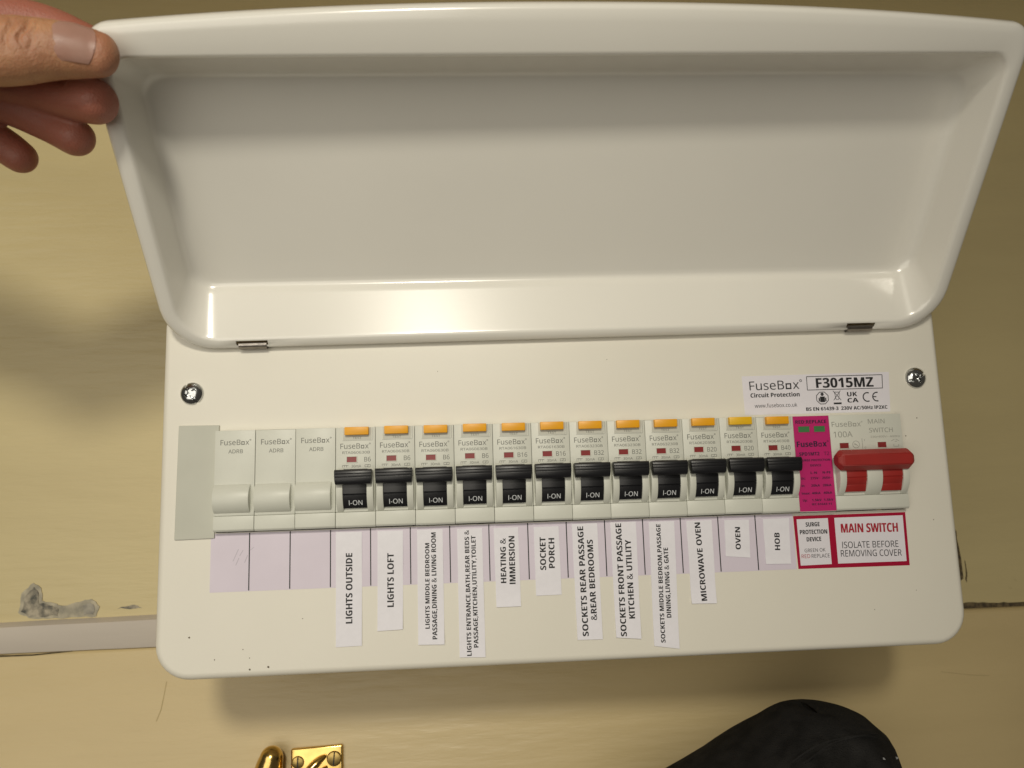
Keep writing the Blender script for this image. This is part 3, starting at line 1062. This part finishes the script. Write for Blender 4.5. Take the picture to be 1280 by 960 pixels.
# ---- main switch
d = device('main_switch', 16, 'grey main switch with one wide red bar lever, right end of row', 'main switch')
W2 = PITCH * 2
part('body', mesh_of(body_bm(W2)), M['plastic'], d)
for a, b in ((0.9, 4.1), (14.0, 21.4), (31.3, 34.5)):
    bb = bmesh.new()
    prism(bb, arc_prof(32.95, 52.5, 4.4, 14), a, b, 0.25)
    part('cheek', mesh_of(bb), M['plastic'], d, 35)
lv = None
for a, b in ((4.15, 13.95), (21.45, 31.25)):
    bb = bmesh.new()
    prism(bb, [(2, 52.5), (YF - 3.2, 51.5), (YF - 4.0, 46.5), (YF - 3.9, 41.4), (YF - 3.5, 41.0), (YF - 3.4, 40.9), (YF - 3.75, 40.6), (YF - 2.6, 37.9), (YF - 2.4, 37.7), (YF - 2.5, 37.5), (YF - 1.4, 34.5), (2, 34.2)], a, b, 0.08)
    part('lever', mesh_of(bb), M['red'], d, 30)
bb = bmesh.new()
sect = []
ns = 6
for x, sc in ((-1.0, 0.60), (0.9, 1.0), (W2 - 2.0, 1.0), (W2 - 0.1, 0.60)):
    rg = []
    for k in range(ns):
        a = 2 * math.pi * (k + 0.5) / ns
        rg.append(bb.verts.new((x, YF - 5.2 + sc * 5.0 * math.cos(a) * 0.88, 49.1 + sc * 4.95 * math.sin(a))))
    sect.append(rg)
for p, q in zip(sect, sect[1:]):
    for k in range(ns):
        bb.faces.new((p[k], p[(k + 1) % ns], q[(k + 1) % ns], q[k]))
bb.faces.new(sect[0])
bb.faces.new(sect[-1])
bmesh.ops.recalc_face_normals(bb, faces=bb.faces)
bmesh.ops.bevel(bb, geom=bb.edges[:], offset=0.3, segments=2, affect='EDGES')
part('lever_bar', mesh_of(bb), M['red'], d, 32)
for a, b in ((4.2, 8.5), (22.7, 26.9)):
    fr, fl = window_bm(a, b, 54.7, 57.2)
    w = part('indicator_window', fr, M['plastic'], d)
    part('flag', fl, M['window_red'], w)
part('lettering', flat_text([('brand', 1.2, 15.4, 66.1, 2.35, YT, 0.0), ('100A', 1.7, 10.9, 61.3, 2.7, YT, 0.0), ('MAIN', 19.0, 27.2, 67.1, 2.1, YT, 0.0), ('SWITCH', 19.2, 30.8, 62.9, 2.1, YT, 0.0),
                             ('230/400V~ 400Hz', 19.6, 34.2, 59.8, 0.85, YT, 0.0),
                             ('ring', 12.2, 56.4, 1.65, 0.22, YT, 20), ('line', (11.4, 57.1), (13.0, 55.7), 0.22, YT), ('line', (11.2, 56.4), (12.2, 56.4), 0.18, YT),
                             ('line', (15.3, 54.2), (15.3, 59.2), 0.2, YT), ('I', 16.4, 16.6, 58.3, 0.9, YT, 0.0), ('O', 16.2, 17.0, 54.8, 0.9, YT, 0.0),
                             ('line', (29.6, 57.6), (31.2, 58.4), 0.2, YT), ('line', (31.2, 57.4), (32.4, 57.4), 0.2, YT), ('line', (31.8, 58.4), (33.4, 57.6), 0.2, YT),
                             ('line', (30.6, 55.0), (33.0, 55.0), 0.2, YT), ('line', (30.6, 55.0), (30.6, 56.0), 0.2, YT), ('line', (33.0, 55.0), (33.0, 56.0), 0.2, YT)]), M['ink_pale'], d, None)

# ------------------------------------------------------------------ the hand on the lid


def tube(bm, pts, n=20, cap=6):
    """smooth closed tube through (x, y, z, r_updown, r_depth)"""
    P = [Vector(p[:3]) for p in pts]
    Rr = [(p[3], p[4] if len(p) > 4 else p[3]) for p in pts]
    # resample with Catmull-Rom
    S = []
    for i in range(len(P) - 1):
        p0 = P[max(i - 1, 0)]
        p1, p2 = P[i], P[i + 1]
        p3 = P[min(i + 2, len(P) - 1)]
        for k in range(8):
            t = k / 8
            q = 0.5 * ((2 * p1) + (p2 - p0) * t + (2 * p0 - 5 * p1 + 4 * p2 - p3) * t * t + (3 * p1 - p0 - 3 * p2 + p3) * t ** 3)
            ra = Rr[i][0] * (1 - t) + Rr[i + 1][0] * t
            rb = Rr[i][1] * (1 - t) + Rr[i + 1][1] * t
            S.append((q, ra, rb))
    S.append((P[-1], *Rr[-1]))
    # round caps
    d0 = (S[0][0] - S[1][0]).normalized()
    d1 = (S[-1][0] - S[-2][0]).normalized()
    head = []
    for k in range(cap, 0, -1):
        a = math.pi / 2 * k / cap
        head.append((S[0][0] + d0 * S[0][2] * math.sin(a), max(S[0][1] * math.cos(a), .05), max(S[0][2] * math.cos(a), .05)))
    tail = []
    for k in range(1, cap + 1):
        a = math.pi / 2 * k / cap
        tail.append((S[-1][0] + d1 * S[-1][2] * math.sin(a), max(S[-1][1] * math.cos(a), .05), max(S[-1][2] * math.cos(a), .05)))
    S = head + S + tail
    rings = []
    for i, (c, ra, rb) in enumerate(S):
        d = (S[min(i + 1, len(S) - 1)][0] - S[max(i - 1, 0)][0]).normalized()
        side = d.cross(Vector((0, 1, 0))).normalized()           # roughly up in the picture
        dep = side.cross(d).normalized()
        rings.append([bm.verts.new(c + side * ra * math.cos(2 * math.pi * k / n) + dep * rb * math.sin(2 * math.pi * k / n)) for k in range(n)])
    for a, b in zip(rings, rings[1:]):
        for k in range(n):
            bm.faces.new((a[k], a[(k + 1) % n], b[(k + 1) % n], b[k]))
    bm.faces.new(rings[0])
    bm.faces.new(rings[-1])


THUMB = [(-170.6, -92.2, 194.9, 7.9, 6.0), (-177, -93.4, 195.2, 9.2, 7.3), (-185, -95.4, 194.6, 10.2, 8.4), (-193, -97.2, 193.2, 11.4, 9.4), (-199, -98.4, 192.0, 11.6, 9.6), (-208, -101, 190.4, 11.6, 10), (-224, -104, 187, 12.5, 12), (-246, -104, 184, 15, 15)]
FINGERS = [
    [(-178, -70, 207, 7.5), (-188, -72, 211.5, 8.4), (-203, -76, 215, 9.6), (-226, -86, 211, 10.5), (-255, -98, 198, 13)],
    [(-180.0, -77, 186.3, 8.2), (-190, -75, 189.6, 8.5), (-205, -73, 195, 8.8), (-228, -80, 199, 10), (-255, -96, 194, 13)],
    [(-192.0, -66, 178.0, 7.0), (-202, -65, 184.5, 7.6), (-218, -68, 192, 8.6), (-240, -80, 195, 10), (-262, -98, 190, 13)],
    [(-216.5, -58, 174.0, 6.2), (-226, -60, 180.5, 6.9), (-243, -72, 187, 8.4), (-264, -96, 186, 12)],
]
HAND = empty('person', (-430, -190, 312), 'bare hand pinching the upper left corner of the open lid', 'person')
bm = bmesh.new()
tube(bm, THUMB)
for f in FINGERS:
    tube(bm, f)
tube(bm, [(-248, -96, 196, 17, 14), (-268, -104, 204, 22, 15), (-292, -116, 219, 24, 17), (-330, -138, 248, 22, 19), (-380, -165, 282, 26, 24), (-430, -190, 312, 30, 28)])
for v in bm.verts:
    v.co *= MM
bmesh.ops.recalc_face_normals(bm, faces=bm.faces)
me = bpy.data.meshes.new('hand')
bm.to_mesh(me)
bm.free()
tmp = bpy.data.objects.new('tmp', me)
COL.objects.link(tmp)
r = tmp.modifiers.new('r', 'REMESH')
r.mode = 'VOXEL'
r.voxel_size = 0.00075
s = tmp.modifiers.new('s', 'SMOOTH')
s.factor = 0.5
s.iterations = 7
dg = bpy.context.evaluated_depsgraph_get()
hm = bpy.data.meshes.new_from_object(tmp.evaluated_get(dg))
bpy.data.objects.remove(tmp)
# creases across the thumb knuckle, colour of the fingers
red = hm.attributes.new('redness', 'FLOAT', 'POINT')
vals = []
nrm = [v.normal.copy() for v in hm.vertices]
for v in hm.vertices:
    x, y, z = v.co / MM
    dt = min(((Vector((x, y, z)) - Vector(p[:3])).length - p[3]) for p in THUMB[:6])
    df = min(((Vector((x, y, z)) - Vector(p[:3])).length - p[3]) for f in FINGERS for p in f[:3])
    k = 1 / (1 + math.exp((df - dt) * 0.9))
    if y < -95 and z > 181:
        k = min(k, 0.25)
    tipred = math.exp(-((x + 169) / 7.0) ** 2) * 0.35
    vals.append(max(0.0, min(1.0, k + tipred)))
    if nrm[v.index].y < 0.1 and dt < 3:
        w = 0
        fac = max(0, -nrm[v.index].y + 0.1)
        for x0, dp, wd_, sl, ph in ((-186.2, .55, .45, .12, 0), (-188.4, 1.15, .6, .05, 1), (-190.8, .55, .45, -.04, 2), (-192.6, 1.0, .65, -.08, 3), (-195.8, .25, .5, -.08, 5), (-199.5, .22, .6, -.1, 6)):
            xc = x0 + sl * (z - 194) + 1.7 * noise.noise(Vector((z * 0.20, ph * 3.1, 0)))
            amp = dp * max(0, 1 - ((z - 194 - 1.5 * math.sin(ph)) / 8.5) ** 2)
            w += amp * math.exp(-((x - xc) / wd_) ** 2)
        w += 0.10 * noise.noise(Vector((x * 0.5, y * 0.5, z * 0.5)))
        v.co -= nrm[v.index] * (w * fac * MM)
red.data.foreach_set('value', vals)
FL = to_obj('hand', hm, M['skin'], HAND, 180)
# thumb nail
bm = bmesh.new()
nu, nv = 16, 14


def thumb_at(x):
    for a, b in zip(THUMB, THUMB[1:]):
        if b[0] <= x <= a[0]:
            t = (a[0] - x) / (a[0] - b[0])
            return [a[i] * (1 - t) + b[i] * t for i in range(5)]
    a = THUMB[0]
    t = min(0.97, (x - a[0]) / a[4])
    k = math.sqrt(1 - t * t)
    return [x, a[1], a[2], a[3] * k, a[4] * k]


g = []
for i in range(nu + 1):
    s = i / nu
    row = []
    for j in range(nv + 1):
        q = -1 + 2 * j / nv
        # rounded root on the left, straight sides
        x = -182.6 + s * 13.4 + (1 - s) * 1.9 * q * q - s * 2.8 * q * q
        c = thumb_at(x)
        ph = math.radians(4 + 50 * q)
        ra = max(c[3], 7.4)
        rb = max(c[4], 5.8)
        lift = 0.62 - 0.7 * (1 - s) ** 8 - 0.32 * abs(q) ** 8 + 0.45 * s ** 2
        row.append(bm.verts.new((x, c[1] - (rb + lift) * math.cos(ph) ** 0.9 + (0.8 * s ** 3), c[2] + (ra + lift) * math.sin(ph))))
    g.append(row)
for i in range(nu):
    for j in range(nv):
        bm.faces.new((g[i][j], g[i + 1][j], g[i + 1][j + 1], g[i][j + 1]))
ret = bmesh.ops.solidify(bm, geom=bm.faces[:], thickness=0.35)
nail = obj('thumbnail', bm, M['nail'], None, smooth=50)
nail.parent = FL

# ------------------------------------------------------------------ brass catch at the bottom edge
BY = WALL_Y - 4
CATCH = empty('brass_catch_plate', (-134, BY, -130), 'square brass catch plate with two slotted screws below the fuse box', 'catch plate')
bm = bmesh.new()
plate(bm, [(-147.6, -130), (-119.0, -130), (-119.6, -98.6), (-147.9, -99.6)], BY - 2.6, 2.6)
bmesh.ops.recalc_face_normals(bm, faces=bm.faces)
bmesh.ops.bevel(bm, geom=bm.edges[:], offset=0.9, segments=3, profile=0.5, affect='EDGES')
obj('plate', bm, M['brass'], CATCH)


def brass_screw(cx, cz, r, ang):
    bm = bmesh.new()
    n = 28
    prof = [(r * 1.12, 0.05), (r * 1.05, -0.35), (r, -0.15), (r * 0.96, -0.55), (r * 0.6, -0.75), (0.001, -0.8)]
    rg = [[bm.verts.new((cx + q * math.cos(2 * math.pi * k / n), BY - 2.6 + h, cz + q * math.sin(2 * math.pi * k / n))) for k in range(n)] for q, h in prof]
    for a, b in zip(rg, rg[1:]):
        for k in range(n):
            bm.faces.new((a[k], a[(k + 1) % n], b[(k + 1) % n], b[k]))
    bmesh.ops.remove_doubles(bm, verts=bm.verts, dist=0.01)
    o = obj('screw', bm, M['brass_dull'], CATCH)
    bm = bmesh.new()
    d = Vector((math.cos(ang), math.sin(ang))) * r * 0.95
    line(bm, (cx - d.x, cz - d.y), (cx + d.x, cz + d.y), 0.7, BY - 3.42)
    s = obj('slot', bm, M['ink_black'], None)
    s.parent = o
    s.matrix_parent_inverse = Matrix.Identity(4)
    return o


brass_screw(-143.9, -106.6, 3.1, math.radians(88))
brass_screw(-124.2, -105.6, 3.7, math.radians(86))
# cast scroll of the catch rising between the screws
bm = bmesh.new()
tube(bm, [(-129.5, BY - 3.2, -104.2, 1.2, 1.4), (-133, BY - 5.0, -106.5, 2.2, 2.4), (-137.5, BY - 6.6, -111, 2.8, 3.0), (-141, BY - 7.5, -118, 3.2, 3.4), (-141, BY - 7, -128, 3.2, 3.4)], 16)
obj('scroll', bm, M['brass'], CATCH, smooth=60)
bm = bmesh.new()
tube(bm, [(-128.8, BY - 3.2, -110.2, 1.2, 1.2), (-131.2, BY - 5.2, -113.5, 2.0, 2.4), (-132.5, BY - 6, -120, 2.5, 3.0), (-132, BY - 6, -128, 2.5, 3)], 16)
obj('scroll', bm, M['brass'], CATCH, smooth=60)

bm = bmesh.new()
tube(bm, [(-156.6, BY - 9, -101.2, 6.2, 6.2), (-158.2, BY - 8.5, -108, 7.6, 7.0), (-159.2, BY - 8, -118, 8.0, 7.2), (-159.4, BY - 8, -130, 7.6, 7.0)], 28, 8)
KNOB = obj('bolt_handle', bm, M['brass'], smooth=70)
tag(KNOB, 'rounded polished brass bolt end left of the square catch plate', 'door bolt')

# ------------------------------------------------------------------ black hat at the bottom right
OUT = [(37.96, -94.81), (45.78, -91.71), (67.69, -80.39), (81.78, -73.9), (94.02, -67.62), (104.14, -64.46), (114.1, -63.84), (125.86, -64.6), (133.7, -65.5), (142.5, -68.2), (150.8, -76.4), (157.5, -97.71)]


def edges_at(z):
    top = -63.8
    L = R = None
    left = [(-5, -112), (15, -104)] + OUT[:7]
    right = OUT[6:] + [(160.5, -112), (164, -135), (165, -160)]
    for a, b in zip(left, left[1:]):
        if a[1] <= z <= b[1]:
            L = a[0] + (b[0] - a[0]) * (z - a[1]) / max(b[1] - a[1], 1e-6)
    for a, b in zip(right, right[1:]):
        if b[1] <= z <= a[1]:
            R = a[0] + (b[0] - a[0]) * (a[1] - z) / max(a[1] - b[1], 1e-6)
    if L is None:
        L = -5
    if R is None:
        R = 165 if z < -100 else 115
    return L, R


bm = bmesh.new()
rings = []
N = 96
zs = [-68.5, -68.8, -69.3, -70, -70.9, -72.1, -73.5, -75, -76.5, -80, -84, -88, -92, -96, -101, -107, -114, -122, -132, -145]
HY = 22.0
for z in zs:
    L, R = edges_at(min(z + 4.6, -63.95))
    L += 4 + 8 * min(1, max(0, (-70 - z) / 12))
    R -= 2
    cx, hx = (L + R) / 2, (R - L) / 2
    dz = min(1.0, (-68.4 - z) / 34)
    hy = 4 + 44 * math.sqrt(1 - (1 - dz) ** 2)
    rg = []
    for k in range(N):
        a = 2 * math.pi * k / N
        x = cx + hx * math.cos(a)
        y = HY + hy * math.sin(a)
        f = 0.9 * noise.noise(Vector((x * 0.05, y * 0.05, z * 0.06)))
        # soft folds near the right side and a seam ridge over the crown
        if math.sin(a) < -0.15:
            sx = 78 + (z + 97) * 0.0 + 42 * (1 - math.sqrt(max(0, 1 - min(1, max(0, (z + 100) / 36)) ** 2)))
            f += 1.0 * math.exp(-((x - sx) / 1.8) ** 2) - 1.1 * math.exp(-((x - sx - 3.2) / 1.4) ** 2)
            f += 2.4 * math.sin(x * 0.27 + z * 0.10) * max(0, min(1, (x - 95) / 20)) * max(0, min(1, (-72 - z) / 10))
        rg.append(bm.verts.new((x, y + f * math.sin(a), z + 0.25 * f)))
    rings.append(rg)
for a, b in zip(rings, rings[1:]):
    for k in range(N):
        bm.faces.new((a[k], a[(k + 1) % N], b[(k + 1) % N], b[k]))
bm.faces.new(rings[0])
HAT = obj('hat', bm, M['fabric'], smooth=180)
tag(HAT, 'black fabric hat speckled with white lint at the bottom edge', 'hat')
bm = bmesh.new()
random.seed(21)
hv = [(v.co.copy(), v.normal.copy()) for v in HAT.data.vertices]
cand = [(c, n_) for c, n_ in hv if n_.y < -0.55 and c.z > -0.100 and c.x > 0.06]
spots = random.sample(cand, min(6, len(cand)))
tgt = [(141.5, -82.5), (141.7, -84.5), (141.9, -85.8), (141.3, -80.3)]
for tx_, tz_ in tgt:
    spots.append(min(cand, key=lambda q: (q[0].x - tx_ * MM) ** 2 + (q[0].z - tz_ * MM) ** 2))
for c, n_ in spots:
    r = random.uniform(0.10, 0.26)
    b2 = bmesh.new()
    bmesh.ops.create_icosphere(b2, subdivisions=1, radius=r)
    for v in b2.verts:
        v.co = Vector((v.co.x * random.uniform(.6, 1.5), v.co.y * 0.6, v.co.z * random.uniform(.6, 1.3))) + (c + n_ * 0.00015) / MM + Vector((random.uniform(-.6, .6), 0, random.uniform(-.6, .6)))
    merge(bm, b2)
LINT = bm


def hat_front(x, z):
    best = min(hv, key=lambda q: (q[0].x - x * MM) ** 2 + (q[0].z - z * MM) ** 2 + (0 if q[1].y < 0.05 else 1))
    return best[0].y / MM


for dx in (0.0, 2.6):
    path = [(79 + dx, -104), (81 + dx, -99), (84.5 + dx, -92.5), (90 + dx, -85.5), (98 + dx, -79.6), (108 + dx, -75.4), (118 + dx, -73.2), (127 + dx, -73.0), (134 + dx, -75.0)]
    ys = [hat_front(x, z) for x, z in path]
    bs = bmesh.new()
    tube(bs, [(x, y - 0.25, z, 0.55, 0.7) for (x, z), y in zip(path, ys)], 8, 3)
    sm = obj('seam', bs, M['fabric'], None, 60)
    sm.parent = HAT
li = obj('lint', LINT, M['lint'], None)
li.parent = HAT
tag(li, kind='stuff')
